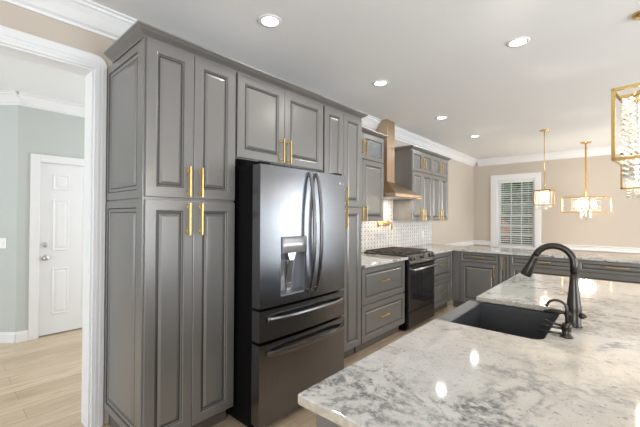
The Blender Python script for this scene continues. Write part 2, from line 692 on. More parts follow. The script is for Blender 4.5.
def arc(cx_, cy_, r, a0, a1, n=8):
    return [(cx_ + r * math.cos(a0 + (a1 - a0) * k / n), cy_ + r * math.sin(a0 + (a1 - a0) * k / n)) for k in range(n + 1)]


b = MB()
R_ = 0.062
outl = [(OP0 - CW, 0), (OP0 - CW, TOP - R_)] + [(y, z) for y, z in arc(OP0 - CW + R_, TOP - R_, R_, PI, PI / 2)] + \
    arc(OUT - R_, TOP - R_, R_, PI / 2, 0) + [(OUT, 0), (OP1, 0), (OP1, OPZ), (OP0, OPZ), (OP0, 0)]
b.prism('x', outl, WX, WX + .016, bev=.004)
i1, i2 = 0.020, 0.044
for a, c in ((i1, i1 + .012), (i2, i2 + .010)):
    b.prism('x', [(OP1 + a, 0), (OP1 + a, OPZ + a), (OP0 - a, OPZ + a), (OP0 - a, 0), (OP0 - c, 0), (OP0 - c, OPZ + c), (OP1 + c, OPZ + c), (OP1 + c, 0)], WX + .0155, WX + .019)
# jamb lining
b.box(WXB - .004, WX + .004, OP1 - .012, OP1, 0, OPZ)
b.box(WXB - .004, WX + .004, OP0, OP0 + .012, 0, OPZ)
b.box(WXB - .004, WX + .004, OP0 + .012, OP1 - .012, OPZ - .012, OPZ)
b.box(WXB - .016, WXB, OP1 - .004, OP1 + .08, 0, OPZ + .08)
b.box(WXB - .016, WXB, OP0 - .08, OP0 + .004, 0, OPZ + .08)
b.box(WXB - .016, WXB, OP0, OP1, OPZ - .004, OPZ + .08)
struct(b.build('trim_6', M['white']))

# baseboards
BB = 0.115


def base_prof(s, x):
    return [(x, 0), (x, BB), (x + s * .008, BB), (x + s * .014, BB - .02), (x + s * .016, 0)]


b = MB()
b.prism('y', base_prof(1, HX), 0.61, DW0 - .088)
b.prism('y', base_prof(1, HX), DW1 + .088, 3.2)
struct(b.build('baseboard_hall', M['white']))
b = MB()
b.prism('x', base_prof(-1, 0), 0, L_ + .006)
o = struct(b.build('baseboard_angled', M['white']))
o.location = (ex, ey, 0)
o.rotation_euler = (0, 0, math.atan2(cy - ey, cx - ex))
b = MB()
b.prism('y', base_prof(-1, WXB), OP1 + .08, 3.2)
struct(b.build('baseboard_opening', M['white']))
b = MB()
b.prism('x', base_prof(-1, WY), WX, 3.6)
struct(b.build('baseboard_far', M['white']))
b = MB()
b.prism('y', base_prof(1, WX), 6.07, WY)
struct(b.build('baseboard_left', M['white']))

# chair rails
RZ = 0.865


def rail_prof(s, x):
    return [(x, RZ - .098), (x, RZ), (x + s * .030, RZ), (x + s * .032, RZ - .012), (x + s * .020, RZ - .024), (x + s * .016, RZ - .070), (x + s * .024, RZ - .080), (x + s * .022, RZ - .098)]


b = MB()
b.prism('y', rail_prof(1, WX), 6.045, WY)
struct(b.build('trim_7', M['white']))
b = MB()
b.prism('x', rail_prof(-1, WY), WX + .03, -2.225)
b.prism('x', rail_prof(-1, WY), -1.238, 3.6)
struct(b.build('trim_8', M['white']))

# hall door
dr = sempty('door_1', (HX - .035, DW0, 0))
b = MB()
b.box(HX - .055, HX - .015, DW0 + .006, DW1 - .006, .012, DWZ - .006)
fr = (Vector((HX - .015, 0, 0)), Vector((0, 1, 0)), Vector((0, 0, 1)), Vector((1, 0, 0)))
for u0, u1 in ((DW0 + .118, DW0 + .285), (DW1 - .285, DW1 - .118)):
    for v0, v1 in ((1.70, 1.886), (0.98, 1.583), (0.233, 0.78)):
        b.loops(fr, u0, v0, u1, v1, [(0, 0.0005), (.006, .007), (.014, .007), (.024, .0015), (.034, .0015), (.050, .006)], back=False)
b.build('panel_leaf', M['white'], dr)
b = MB()
cwd = 0.086
b.box(HX, HX + .018, DW0 - cwd, DW0, 0, DWZ + cwd, .004)
b.box(HX, HX + .018, DW1, DW1 + cwd, 0, DWZ + cwd, .004)
b.box(HX, HX + .018, DW0, DW1, DWZ, DWZ + cwd, .004)
b.box(HX - .1, HX, DW0 - .001, DW0 + .005, 0, DWZ)
b.box(HX - .1, HX, DW1 - .005, DW1 + .001, 0, DWZ)
b.box(HX - .1, HX, DW0, DW1, DWZ - .005, DWZ + .001)
b.build('door_casing', M['white'], dr)
b = MB()
b.lathe((HX - .016, DW0 + .058, .906), [(.030, 0), (.030, .006), (.012, .010), (.011, .035), (.026, .042), (.029, .055), (.022, .066), (.005, .068)], 20, (1, 0, 0))
b.build('door_knob', M['silver'], dr)
b = MB()
b.lathe((HX - .016, DW0 + .057, 1.057), [(.030, 0), (.030, .010), (.026, .014), (.005, .014)], 20, (1, 0, 0))
b.box(HX, HX + .018, DW0 + .052, DW0 + .062, 1.042, 1.072, .002)
b.build('deadbolt', M['silver'], dr)

# light switch on the angled hall wall
u = Vector((ex - cx, ey - cy, 0)).normalized()
nrm = Vector((u.y, -u.x, 0))
if nrm.dot(Vector((0, 0, 0)) - Vector((cx, cy, 0))) < 0:
    nrm = -nrm
b = MB()
b.box(-.06, .06, -.006, 0, -.058, .058, .003)
b.box(-.030, -.018, -.010, -.005, -.015, .015, .002)
b.box(.018, .030, -.010, -.005, -.015, .015, .002)
o = b.build('light_switch', M['plastic'])
o.location = Vector((cx, cy, 1.09)) + u * 0.165 + nrm * .001
o.rotation_euler = (0, 0, math.atan2(cy - ey, cx - ex))
tag(o, 'white double light switch on the green hall wall beside the door', 'light switch')

# ------------------------------------------------------------------ window in the far wall
win = sempty('window_1', ((WX0 + WX1) / 2, WY, WZ0))
b = MB()
for q in ((-2.222, WX0, .675, 2.355), (WX1, -1.242, .675, 2.355), (WX0, WX1, WZ1, 2.355)):
    b.box(q[0], q[1], WY - .022, WY, q[2], q[3], .005)
b.box(-2.222, -1.242, WY - .030, WY, 2.335, 2.362, .004)
b.build('window_casing', M['white'], win)
b = MB()
b.box(-2.23, -1.234, WY - .05, WY + .02, WZ0 - .03, WZ0, .005)
b.box(-2.20, -1.264, WY - .022, WY, WZ0 - .095, WZ0 - .03, .004)
b.build('window_sill', M['white'], win)
b = MB()
for x in (WX0, WX1 - .02):
    b.box(x, x + .02, WY + .0, WY + .13, WZ0, WZ1)
b.box(WX0, WX1, WY, WY + .13, WZ1 - .02, WZ1)
b.box(WX0, WX1, WY, WY + .13, WZ0, WZ0 + .02)
b.build('window_frame', M['white'], win)
MZ = 1.437


def sash(name, z0, z1, y):
    b = MB()
    a0, a1, w = WX0 + .02, WX1 - .02, .036
    b.box(a0, a0 + w, y, y + .03, z0, z1)
    b.box(a1 - w, a1, y, y + .03, z0, z1)
    b.box(a0 + w, a1 - w, y, y + .03, z0, z0 + w)
    b.box(a0 + w, a1 - w, y, y + .03, z1 - w, z1)
    gx0, gx1 = a0 + w, a1 - w
    for k in (1, 2):
        x = gx0 + (gx1 - gx0) * k / 3
        b.box(x - .009, x + .009, y + .005, y + .025, z0 + w, z1 - w)
        z = z0 + w + (z1 - z0 - 2 * w) * k / 3
        b.box(gx0, gx1, y + .006, y + .024, z - .009, z + .009)
    s = b.build(name, M['white'], win)
    b = MB()
    b.box(gx0 - .003, gx1 + .003, y + .013, y + .017, z0 + w - .003, z1 - w + .003)
    b.build('pane', M['pane'], s)


sash('upper_sash', MZ - .018, WZ1 - .02, WY + .085)
sash('lower_sash', WZ0 + .02, MZ + .018, WY + .050)
b = MB()
zz = WZ0 + .05
while zz < WZ1 - .07:
    t = bmesh.new()
    a = math.radians(20)
    hw = .023
    y = WY + .026
    pts = [(y - hw * math.cos(a), zz - hw * math.sin(a)), (y + hw * math.cos(a), zz + hw * math.sin(a))]
    b.prism('x', [(pts[0][0], pts[0][1]), (pts[1][0], pts[1][1]), (pts[1][0], pts[1][1] + .0022), (pts[0][0], pts[0][1] + .0022)], WX0 + .025, WX1 - .025)
    t.free()
    zz += .047
for x in (WX0 + .12, WX1 - .12):
    b.box(x - .002, x + .002, WY + .006, WY + .009, WZ0 + .03, WZ1 - .04)
bl = b.build('window_blind', M['blind'], win)
b = MB()
b.box(WX0 + .022, WX1 - .022, WY + .003, WY + .048, WZ1 - .062, WZ1 - .022, .004)
b.build('head_rail', M['blind'], bl)

# simple frames of the openings behind the camera
w2 = sempty('window_2', (3.67, 1.6, .1))
b = MB()
for y in (.3, 1.57, 2.84):
    b.box(3.62, 3.70, y, y + .06, .1, 2.2)
b.box(3.62, 3.70, .3, 2.9, 2.14, 2.2)
b.box(3.62, 3.70, .3, 2.9, .1, .16)
b.build('window_frame', M['white'], w2)
w3 = sempty('window_3', (.9, -3.07, .6))
b = MB()
for x in (-.4, .44, 1.30, 2.14):
    b.box(x, x + .06, -3.1, -3.02, .6, 2.3)
for z in (.6, 1.42, 2.24):
    b.box(-.4, 2.2, -3.1, -3.02, z, z + .06)
b.build('window_frame', M['white'], w3)

# ------------------------------------------------------------------ cabinet parts
FX_ = (Vector((0, 0, 0)), Vector((0, 1, 0)), Vector((0, 0, 1)), Vector((1, 0, 0)))


def frame_x(x):          # doors facing +X: u along Y, v along Z
    return (Vector((x, 0, 0)), Vector((0, 1, 0)), Vector((0, 0, 1)), Vector((1, 0, 0)))


def frame_y(y):          # doors facing -Y: u along X, v along Z
    return (Vector((0, y, 0)), Vector((1, 0, 0)), Vector((0, 0, 1)), Vector((0, -1, 0)))


def frame_xn(x):         # doors facing -X
    return (Vector((x, 0, 0)), Vector((0, 1, 0)), Vector((0, 0, 1)), Vector((-1, 0, 0)))


def raised(stile, s=1.0):
    return [(0, 0), (0, TH - .003), (.003, TH), (stile - .006, TH), (stile, TH - .0035), (stile + .004, TH - .0035),
            (stile + .009 * s, TH - .011), (stile + .016 * s, TH - .011), (stile + .030 * s, TH - .003), (stile + .032 * s, TH - .0025)]


def flat(stile):
    return [(0, 0), (0, TH - .003), (.003, TH), (stile - .006, TH), (stile, TH - .0035), (stile + .004, TH - .0035), (stile + .008, TH - .009), (stile + .012, TH - .009)]


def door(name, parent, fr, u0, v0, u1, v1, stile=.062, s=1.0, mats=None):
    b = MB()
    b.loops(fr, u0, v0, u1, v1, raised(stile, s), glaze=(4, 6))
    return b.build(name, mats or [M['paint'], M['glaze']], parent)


def handle(parent, fr, u, v, length, vertical=True, r=.0048, stand=.030):
    o, U, V, Nn = fr
    D = V if vertical else U
    W = U if vertical else V
    c = o + U * u + V * v + Nn * TH
    b = MB()
    t = bmesh.new()
    bmesh.ops.create_cube(t, size=1.0)
    for vv in t.verts:
        vv.co = c + D * (vv.co.x * length) + W * (vv.co.y * 2 * r) + Nn * (stand + vv.co.z * 2 * r)
    bmesh.ops.bevel(t, geom=list(t.edges), offset=.0015, segments=1, affect='EDGES')
    b.absorb(t)
    for s in (-1, 1):
        p = c + D * (s * (length / 2 - .022))
        b.tube([p, p + Nn * stand], .0045, 8)
        b.tube([p, p + Nn * .004], .008, 10)
    return b.build('handle', M['gold'], parent)


def glass_door(parent, fr, u0, v0, u1, v1, stile=.05):
    b = MB()
    o, U, V, Nn = fr
    pr = [(0, 0), (0, TH - .003), (.003, TH), (stile - .006, TH), (stile, TH - .004), (stile + .004, TH - .010)]
    rings = []
    for ins, h in pr + [(stile + .004, 0.0)]:
        q = [(u0 + ins, v0 + ins), (u1 - ins, v0 + ins), (u1 - ins, v1 - ins), (u0 + ins, v1 - ins)]
        rings.append([b.bm.verts.new(o + U * x + V * y + Nn * h) for x, y in q])
    rings.append(rings[0])
    for i in range(len(rings) - 1):
        b.mi = 1 if i in (4,) else 0
        for k in range(4):
            b.face([rings[i][k], rings[i][(k + 1) % 4], rings[i + 1][(k + 1) % 4], rings[i + 1][k]])
    b.mi = 0
    d = b.build('glass_door', [M['paint'], M['glaze']], parent)
    b = MB()
    i = stile + .001
    t = bmesh.new()
    bmesh.ops.create_cube(t, size=1.0)
    cu, cv = (u0 + u1) / 2, (v0 + v1) / 2
    for vv in t.verts:
        vv.co = o + U * (cu + vv.co.x * (u1 - u0 - 2 * i)) + V * (cv + vv.co.y * (v1 - v0 - 2 * i)) + Nn * (.006 + vv.co.z * .004)
    b.absorb(t)
    b.build('pane', M['seed'], d)
    return d


FD = frame_x(X0 - TH)      # door backs sit on the carcass face at X0 - TH
CF = X0 - TH               # carcass front

# ------------------------------------------------------------------ tall pantry
PY0, PY1 = 0.762, 1.356
pan = thing('pantry_cabinet', 'tall grey pantry cabinet standing next to the cased doorway, panelled side and four doors', 'cabinet', (-2.28, (PY0 + PY1) / 2, 0))
b = MB()
b.box(WX + .002, CF, PY0 + .012, PY1, .112, 2.392)
b.box(CF - .045, CF + .004, PY0, PY0 + .014, .112, 2.392, .004)
b.build('carcass', M['paint'], pan)
b = MB()
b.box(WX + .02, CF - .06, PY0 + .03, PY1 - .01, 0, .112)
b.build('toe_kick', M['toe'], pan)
frs = frame_y(PY0 + .012)
for v0, v1 in ((.118, 1.494), (1.500, 2.388)):
    b = MB()
    b.loops(frs, WX + .004, v0, CF - .040, v1, [(0, 0), (0, .008), (.002, .010), (.046, .010), (.054, .004), (.060, .004), (.070, .001), (.078, .001), (.10, .0065), (.104, .007)], glaze=(3, 6))
    b.build('side_panel', [M['paint'], M['glaze']], pan)
cy_ = 1.0535
for u0, u1, hu in ((.772, cy_ - .0015, 1.014), (cy_ + .0015, PY1 - .003, 1.093)):
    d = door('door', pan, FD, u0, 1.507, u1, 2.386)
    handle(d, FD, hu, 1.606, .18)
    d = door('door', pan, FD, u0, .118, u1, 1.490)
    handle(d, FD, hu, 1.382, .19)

# ------------------------------------------------------------------ cabinet over the refrigerator
FY0, FY1 = 1.3575, 2.277
cab = thing('upper_cabinet', 'grey two-door cabinet bridging the space above the black refrigerator', 'cabinet', (-2.28, (FY0 + FY1) / 2, 1.80))
b = MB()
b.box(WX + .002, CF, FY0, FY1, 1.80, 2.392)
b.build('carcass', M['paint'], cab)
cm = 1.806
for u0, u1, hu in ((FY0 + .012, cm - .0015, 1.771), (cm + .0015, FY1 - .012, 1.845)):
    d = door('door', cab, FD, u0, 1.806, u1, 2.386)
    handle(d, FD, hu, 1.904, .185)

# ------------------------------------------------------------------ tall narrow cabinet after the refrigerator
TY0, TY1 = 2.2785, 2.866
tall = thing('pantry_cabinet', 'tall grey four-door cabinet squeezed between the refrigerator and the pair of drawers', 'cabinet', (-2.28, (TY0 + TY1) / 2, 0))
b = MB()
b.box(WX + .002, CF, TY0, TY1, .112, 2.392)
b.build('carcass', M['paint'], tall)
b = MB()
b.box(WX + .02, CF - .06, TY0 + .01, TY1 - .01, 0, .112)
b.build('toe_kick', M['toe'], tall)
ts = 2.560
for u0, u1, hu in ((TY0 + .006, ts - .0015, 2.522), (ts + .0015, TY1 - .004, 2.585)):
    d = door('door', tall, FD, u0, 1.497, u1, 2.386)
    handle(d, FD, hu, 1.595, .18)
    d = door('door', tall, FD, u0, .118, u1, 1.488)
    handle(d, FD, hu, 1.385, .18)

# crown along the tall run
CZ = 2.392
CC = [(-.02, 0), (.006, 0), (.006, .010), (.014, .016), (.036, .028), (.050, .040), (.056, .042), (.056, .052), (-.02, .052)]


def cab_crown(name, label, xf, y0, y1, side_left=True, side_right=True, z=CZ, xb=WX + .002, xl=None):
    """cabinet crown: front run with mitred returns to the wall"""
    b = MB()
    n = len(CC)
    rows = []
    pts_path = []
    if side_left:
        pts_path.append(('L', xb))
    for kind in ('fl', 'fr'):
        pts_path.append((kind, None))
    if side_right:
        pts_path.append(('R', xb))
    for kind, _ in pts_path:
        row = []
        for d_, h in CC:
            if kind == 'L':
                p = (xl or xb, y0 - d_, z + h)
            elif kind == 'fl':
                p = (xf + d_, y0 - (d_ if side_left else 0), z + h)
            elif kind == 'fr':
                p = (xf + d_, y1 + (d_ if side_right else 0), z + h)
            else:
                p = (xb, y1 + d_, z + h)
            row.append(b.bm.verts.new(p))
        rows.append(row)
    for i in range(len(rows) - 1):
        for k in range(n):
            b.face([rows[i][k], rows[i + 1][k], rows[i + 1][(k + 1) % n], rows[i][(k + 1) % n]])
    b.face(rows[0])
    b.face(list(reversed(rows[-1])))
    return tag(b.build(name, M['paint']), label, 'moulding')


cab_crown('crown_moulding', 'long grey crown moulding on top of the tall pantry and refrigerator cabinets', CF, PY0 + .004, TY1, xl=-2.478)

# ------------------------------------------------------------------ base cabinets on the left wall
BZ = 0.882      # top of the base cabinets
CT = 0.914      # counter top


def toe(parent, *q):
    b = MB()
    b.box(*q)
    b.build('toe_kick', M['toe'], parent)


def drawer_base(label, y0, y1, fillr=0.0):
    c = thing('base_cabinet', label, 'cabinet', (-2.28, (y0 + y1) / 2, 0))
    b = MB()
    b.box(WX + .002, CF, y0, y1, .112, BZ)
    b.build('carcass', M['paint'], c)
    toe(c, WX + .02, CF - .06, y0 + .01, y1 - .01, 0, .112)
    for v0, v1 in ((.118, .486), (.498, .874)):
        d = door('drawer', c, FD, y0 + .010, v0, y1 - .010 - fillr, v1, .058)
        ym = (y0 + y1 - fillr) / 2 if fillr else 3.30
        handle(d, FD, ym - (0 if fillr else .015), (v0 + v1) / 2 + .02, .19, False)
    return c


drawer_base('grey base cabinet with two deep drawers between the tall cabinet and the range', 2.868, 3.800)
drawer_base('grey base cabinet with two drawers just past the range, in the counter corner', 4.592, 5.363, 0.055)

# ------------------------------------------------------------------ peninsula base cabinets (facing the island)
PF = 5.345
FP = frame_y(PF + TH)
PB = 5.93


def pen_unit(label, x0, x1):
    c = thing('base_cabinet', label, 'cabinet', ((x0 + x1) / 2, 5.64, 0))
    b = MB()
    b.box(x0, x1, PF + TH, PB, .112, BZ)
    b.build('carcass', M['paint'], c)
    toe(c, x0 + .005, x1 - .005, PF + .08, PB - .02, 0, .112)
    return c


c = pen_unit('grey corner base cabinet with one drawer above one door in the far peninsula', CF + .002, -1.306)
d = door('drawer', c, FP, -1.835, .735, -1.312, .874, .036, .6)
handle(d, FP, -1.575, .815, .19, False)
d = door('door', c, FP, -1.835, .118, -1.312, .725)
handle(d, FP, -1.36, .625, .18)
c = pen_unit('narrow grey pull-out cabinet with one upright handle in the far peninsula', -1.305, -1.165)
d = door('pull_out_front', c, FP, -1.299, .118, -1.171, .874, .034, .5)
handle(d, FP, -1.245, .755, .18)
for x0, x1, lab in ((-1.164, -.404, 'grey drawer cabinet in the peninsula seen through the arch of the black faucet'),
                    (-.403, .356, 'grey drawer cabinet at the open right end of the far peninsula')):
    c = pen_unit(lab, x0, x1)
    for v0, v1, st in ((.735, .874, .036), (.430, .725, .058), (.118, .420, .058)):
        d = door('drawer', c, FP, x0 + .008, v0, x1 - .008, v1, st, .6)
        handle(d, FP, (x0 + x1) / 2, (v0 + v1) / 2 + .01, .22, False)

# ------------------------------------------------------------------ upper cabinets
UF = -2.27
FU = frame_x(UF - TH)


def upper(label, y0, y1):
    c = thing('upper_cabinet', label, 'cabinet', (-2.43, (y0 + y1) / 2, 1.345))
    b = MB()
    b.box(WX + .002, UF - TH, y0, y1, 1.345, 2.392)
    b.build('carcass', M['paint'], c)
    ym = (y0 + y1) / 2
    for u0, u1, hu in ((y0 + .004, ym - .0015, ym - .040), (ym + .0015, y1 - .004, ym + .040)):
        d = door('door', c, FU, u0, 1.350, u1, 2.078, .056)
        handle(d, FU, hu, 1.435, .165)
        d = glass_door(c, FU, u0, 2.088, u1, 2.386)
        handle(d, FU, hu, 2.225, .165)
    return c


upper('grey wall cabinet with glass top doors, left of the copper range hood', 2.868, 3.815)
upper('grey wall cabinet with glass top doors touching the right side of the hood', 4.615, 5.310)
upper('grey wall cabinet with glass top doors at the far end of the tile', 5.311, 6.005)
cab_crown('crown_moulding', 'short grey crown moulding on the wall cabinet left of the hood chimney', UF - TH, 2.95, 3.815, False, True)
cab_crown('crown_moulding', 'grey crown moulding on the wall cabinets right of the hood chimney', UF - TH, 4.615, 6.005)

# ------------------------------------------------------------------ countertops, backsplash
b = MB()
b.prism('z', [(WX + .004, 2.868), (WX + .004, 3.818), (X0 + .03, 3.818), (X0 + .03, 2.868)], BZ + .002, CT, bev=.004)
tag(b.build('countertop', M['granite']), 'short white granite countertop between the tall cabinet and the range', 'countertop')
b = MB()
b.prism('z', [(WX + .004, 4.590), (X0 + .03, 4.590), (X0 + .03, PF - .03), (.39, PF - .03), (.39, 6.02), (WX + .004, 6.02)], BZ + .002, CT, bev=.004)
tag(b.build('countertop', M['granite']), 'white granite countertop running past the range and along the far peninsula', 'countertop')
b = MB()
b.box(WX + .0005, WX + .010, 2.868, 6.045, CT + .001, 1.345)
b.box(WX + .0005, WX + .010, 3.817, 4.613, 1.345, 1.70)
b.box(WX + .0005, WX + .013, 6.045, 6.053, CT + .001, 1.345)
struct(b.build('wall_backsplash', M['tile']))


def outlet(label, y, z):
    b = MB()
    b.box(WX + .010, WX + .015, y - .036, y + .036, z - .058, z + .058, .002)
    for dz in (-.022, .022):
        b.box(WX + .014, WX + .018, y - .017, y + .017, z + dz - .014, z + dz + .014, .003)
    tag(b.build('power_outlet', M['plastic']), label, 'outlet')


outlet('white power outlet on the tile under the wall cabinets right of the hood', 5.66, 1.10)

# ------------------------------------------------------------------ island
IX0, IX1, IY0, IY1 = -.668, .76, .664, 3.462
SY0, SY1, SXR = 1.598, 2.225, -.232
IZ = .884
isl = thing('kitchen_island', 'long grey kitchen island base under the white granite slab', 'island', (0.05, 2.06, 0))
b = MB()
b.box(IX0 + .05, IX1 - .25, IY0 + .05, SY0 - .06, .112, IZ - .002)
b.box(IX0 + .05, IX1 - .25, SY1 + .06, IY1 - .05, .112, IZ - .002)
b.box(SXR + .05, IX1 - .25, SY0 - .06, SY1 + .06, .112, IZ - .002)
b.box(IX0 + .05, SXR + .05, SY0 - .06, SY1 + .06, .112, .55)
b.build('carcass', M['paint'], isl)
toe(isl, IX0 + .12, IX1 - .3, IY0 + .1, IY1 - .1, 0, .112)
fi = frame_y(IY0 + .05)
b = MB()
b.loops(fi, IX0 + .045, .118, IX1 - .25, IZ - .004, flat(.07), glaze=(4,))
b.build('end_panel', [M['paint'], M['glaze']], isl)
fx = frame_xn(IX0 + .05)
for u0, u1, v1 in ((.73, 1.12, IZ - .006), (1.125, 1.53, IZ - .006), (1.55, 1.905, .545), (1.915, 2.28, .545), (2.30, 2.84, IZ - .006), (2.85, 3.40, IZ - .006)):
    d = door('door', isl, fx, u0, .118, u1, v1)
    handle(d, fx, u1 - .04, v1 - .12, .17)
# the slab with the sink cut out of its left edge
b = MB()
rc, rs = .010, .045
out = []
out += arc(IX0 + rc, IY0 + rc, rc, -PI / 2, -PI, 5)[::-1]
out += [(IX1, IY0), (IX1, IY1), (IX0, IY1)]
out += [(IX0, SY1)] + arc(SXR - rs, SY1 - rs, rs, PI / 2, 0, 6) + arc(SXR - rs, SY0 + rs, rs, 0, -PI / 2, 6) + [(IX0, SY0)]
out2 = arc(IX0 + rc, IY0 + rc, rc, PI, 1.5 * PI, 5) + [(IX1, IY0), (IX1, IY1), (IX0, IY1), (IX0, SY1)] + \
    arc(SXR - rs, SY1 - rs, rs, PI / 2, 0, 6) + arc(SXR - rs, SY0 + rs, rs, 0, -PI / 2, 6) + [(IX0, SY0)]
b.prism('z', out2, IZ, CT, bev=.007, seg=3)
tag(b.build('countertop', M['granite']), 'big white granite island countertop with grey veins and a sink cutout', 'countertop')
ME = bpy.data.objects['countertop.002'].data
ME.materials.append(M['edge'])
for pl in ME.polygons:
    if abs(pl.normal.z) < .3:
        pl.material_index = 1

# apron sink
sk = thing('farmhouse_sink', 'dark charcoal apron-front sink set into the island top', 'sink', (-.46, 1.91, .63))
ZT = IZ - .003
b = MB()
b.box(-.715, -.640, SY0 - .012, SY1 + .012, .64, ZT, .010, 3)
b.build('apron', M['sinkrim'], sk)
b = MB()
b.box(-.640, SXR + .02, SY0 - .012, SY0 + .004, .655, ZT)
b.box(-.640, SXR + .02, SY1 - .004, SY1 + .012, .655, ZT)
b.box(SXR - .002, SXR + .02, SY0 + .004, SY1 - .004, .655, ZT)
b.box(-.640, SXR + .02, SY0 - .012, SY1 + .012, .640, .655)
b.build('basin', M['sink'], sk)
b = MB()
b.lathe((-.43, 1.91, .655), [(.055, 0), (.055, .004), (.040, .005), (.038, .001), (.004, .001)], 24)
b.build('drain', M['bronze'], sk)

# main faucet
fx0, fy0 = -.156, 1.911
fa = thing('kitchen_faucet', 'tall dark bronze pull-down faucet with arched spout behind the sink', 'faucet', (fx0, fy0, CT))
b = MB()
b.lathe((fx0, fy0, CT + .0005), [(.033, 0), (.033, .006), (.030, .010), (.029, .075), (.030, .085), (.027, .098), (.0265, .108), (.024, .125), (.0205, .160), (.0165, .205), (.0155, .235)], 24)
b.build('body', M['bronze'], fa)
b = MB()
pts = [(fx0, fy0, CT + .23), (fx0, fy0, CT + .275)]
acx, acz, ar = fx0 - .076, CT + .280, .076
for k in range(1, 15):
    a = PI * 0.90 * k / 14
    pts.append((acx + ar * math.cos(a), fy0, acz + ar * math.sin(a)))
b.tube(pts, .0145, 16)
b.build('spout', M['bronze'], fa)
e = Vector(pts[-1])
dirv = (Vector(pts[-1]) - Vector(pts[-2])).normalized()
b = MB()
s0 = e
b.tube([s0 - dirv * .004, s0, s0 + dirv * .012, s0 + dirv * .045, s0 + dirv * .098, s0 + dirv * .105], [.0145, .017, .0165, .0185, .025, .023], 18)
b.build('spray_head', M['bronze'], fa)
b = MB()
b.lathe((fx0 + .022, fy0 - .010, CT + .054), [(.012, 0), (.012, .016), (.006, .020), (.004, .026)], 16, (1, -.35, 0))
b.lathe((fx0 - .015, fy0 - .012, CT + .055), [(.018, 0), (.017, .014), (.008, .02)], 16, (-.6, -.8, 0))
b.tube([(fx0 - .022, fy0 - .02, CT + .056), (fx0 - .05, fy0 - .02, CT + .058), (fx0 - .085, fy0 - .02, CT + .056), (fx0 - .112, fy0 - .02, CT + .050)], [.007, .009, .010, .006], 10)
b.build('lever', M['bronze'], fa)

# small drinking-water faucet
gx, gy = -.164, 1.712
wf = thing('water_dispenser', 'small dark gooseneck water tap with thin levers beside the tall faucet', 'faucet', (gx, gy, CT))
b = MB()
b.lathe((gx, gy, CT + .0005), [(.024, 0), (.024, .005), (.017, .009), (.016, .034), (.018, .038), (.018, .050), (.011, .058)], 20)
b.build('body', M['bronze'], wf)
b = MB()
pts = [(gx, gy, CT + .05), (gx, gy, CT + .115)]
for k in range(1, 13):
    a = PI * .86 * k / 12
    pts.append((gx - .034 + .034 * math.cos(a), gy, CT + .115 + .030 * math.sin(a)))
b.tube(pts, .0055, 12)
e = Vector(pts[-1])
b.tube([e, e + Vector((-.006, 0, -.012))], [.0075, .008], 12)
b.build('spout', M['bronze'], wf)
for dy, dz, ln, dr_ in ((.004, .042, .075, .012), (-.006, .034, .088, -.002), (-.012, .014, .095, -.004)):
    b = MB()
    b.tube([(gx - .012, gy + dy, CT + dz), (gx - .05, gy + dy, CT + dz + dr_ * .4), (gx - ln, gy + dy, CT + dz + dr_)], [.0055, .0045, .005], 8)
    b.build('lever', M['bronze'], wf)

# ------------------------------------------------------------------ refrigerator
RY0, RY1 = 1.376, 2.262
RB = -1.718


def rfx(y):
    t = (y - (RY0 + RY1) / 2) / ((RY1 - RY0) / 2)
    return RB + .014 * (1 - t * t)


def curved(b, y0, y1, z0, z1, back=-1.796, n=None, off=0.0):
    n = n or max(2, int((y1 - y0) / .025))
    ys = [y0 + (y1 - y0) * k / n for k in range(n + 1)]
    F0 = [b.bm.verts.new((rfx(y) + off, y, z0)) for y in ys]
    F1 = [b.bm.verts.new((rfx(y) + off, y, z1)) for y in ys]
    B0 = [b.bm.verts.new((back, y, z0)) for y in ys]
    B1 = [b.bm.verts.new((back, y, z1)) for y in ys]
    for k in range(n):
        b.face([F0[k], F0[k + 1], F1[k + 1], F1[k]], True)
        b.face([B0[k], B1[k], B1[k + 1], B0[k + 1]])
        b.face([F1[k], F1[k + 1], B1[k + 1], B1[k]])
        b.face([F0[k], B0[k], B0[k + 1], F0[k + 1]])
    b.face([F0[0], F1[0], B1[0], B0[0]])
    b.face([F0[-1], B0[-1], B1[-1], F1[-1]])


def mark_sharp(o, ang=30):
    me = o.data
    bm = bmesh.new()
    bm.from_mesh(me)
    for ed in bm.edges:
        if len(ed.link_faces) == 2 and ed.calc_face_angle(0) > math.radians(ang):
            ed.smooth = False
    bm.to_mesh(me)
    bm.free()


rf = thing('refrigerator', 'black stainless french-door refrigerator with ice dispenser between the tall cabinets', 'refrigerator', (-2.17, (RY0 + RY1) / 2, 0))
b = MB()
b.box(-2.56, -1.800, RY0 - .003, RY1 + .003, .035, 1.748, .004)
b.box(-2.50, -1.83, RY0 + .02, RY1 - .02, 0, .035)
b.build('case', M['black'], rf)
SM = 1.846
DZ0, DZ1, DY0, DY1 = .862, 1.262, 1.546, 1.790
b = MB()
curved(b, RY0, DY0, .808, 1.737)
curved(b, DY1, SM - .002, .808, 1.737)
curved(b, DY0, DY1, .808, DZ0)
curved(b, DY0, DY1, DZ1, 1.737)
o = b.build('door', M['bss'], rf)
mark_sharp(o)
ld = o
b = MB()
curved(b, SM + .002, RY1, .808, 1.737)
rd = b.build('door', M['bss'], rf)
mark_sharp(rd)
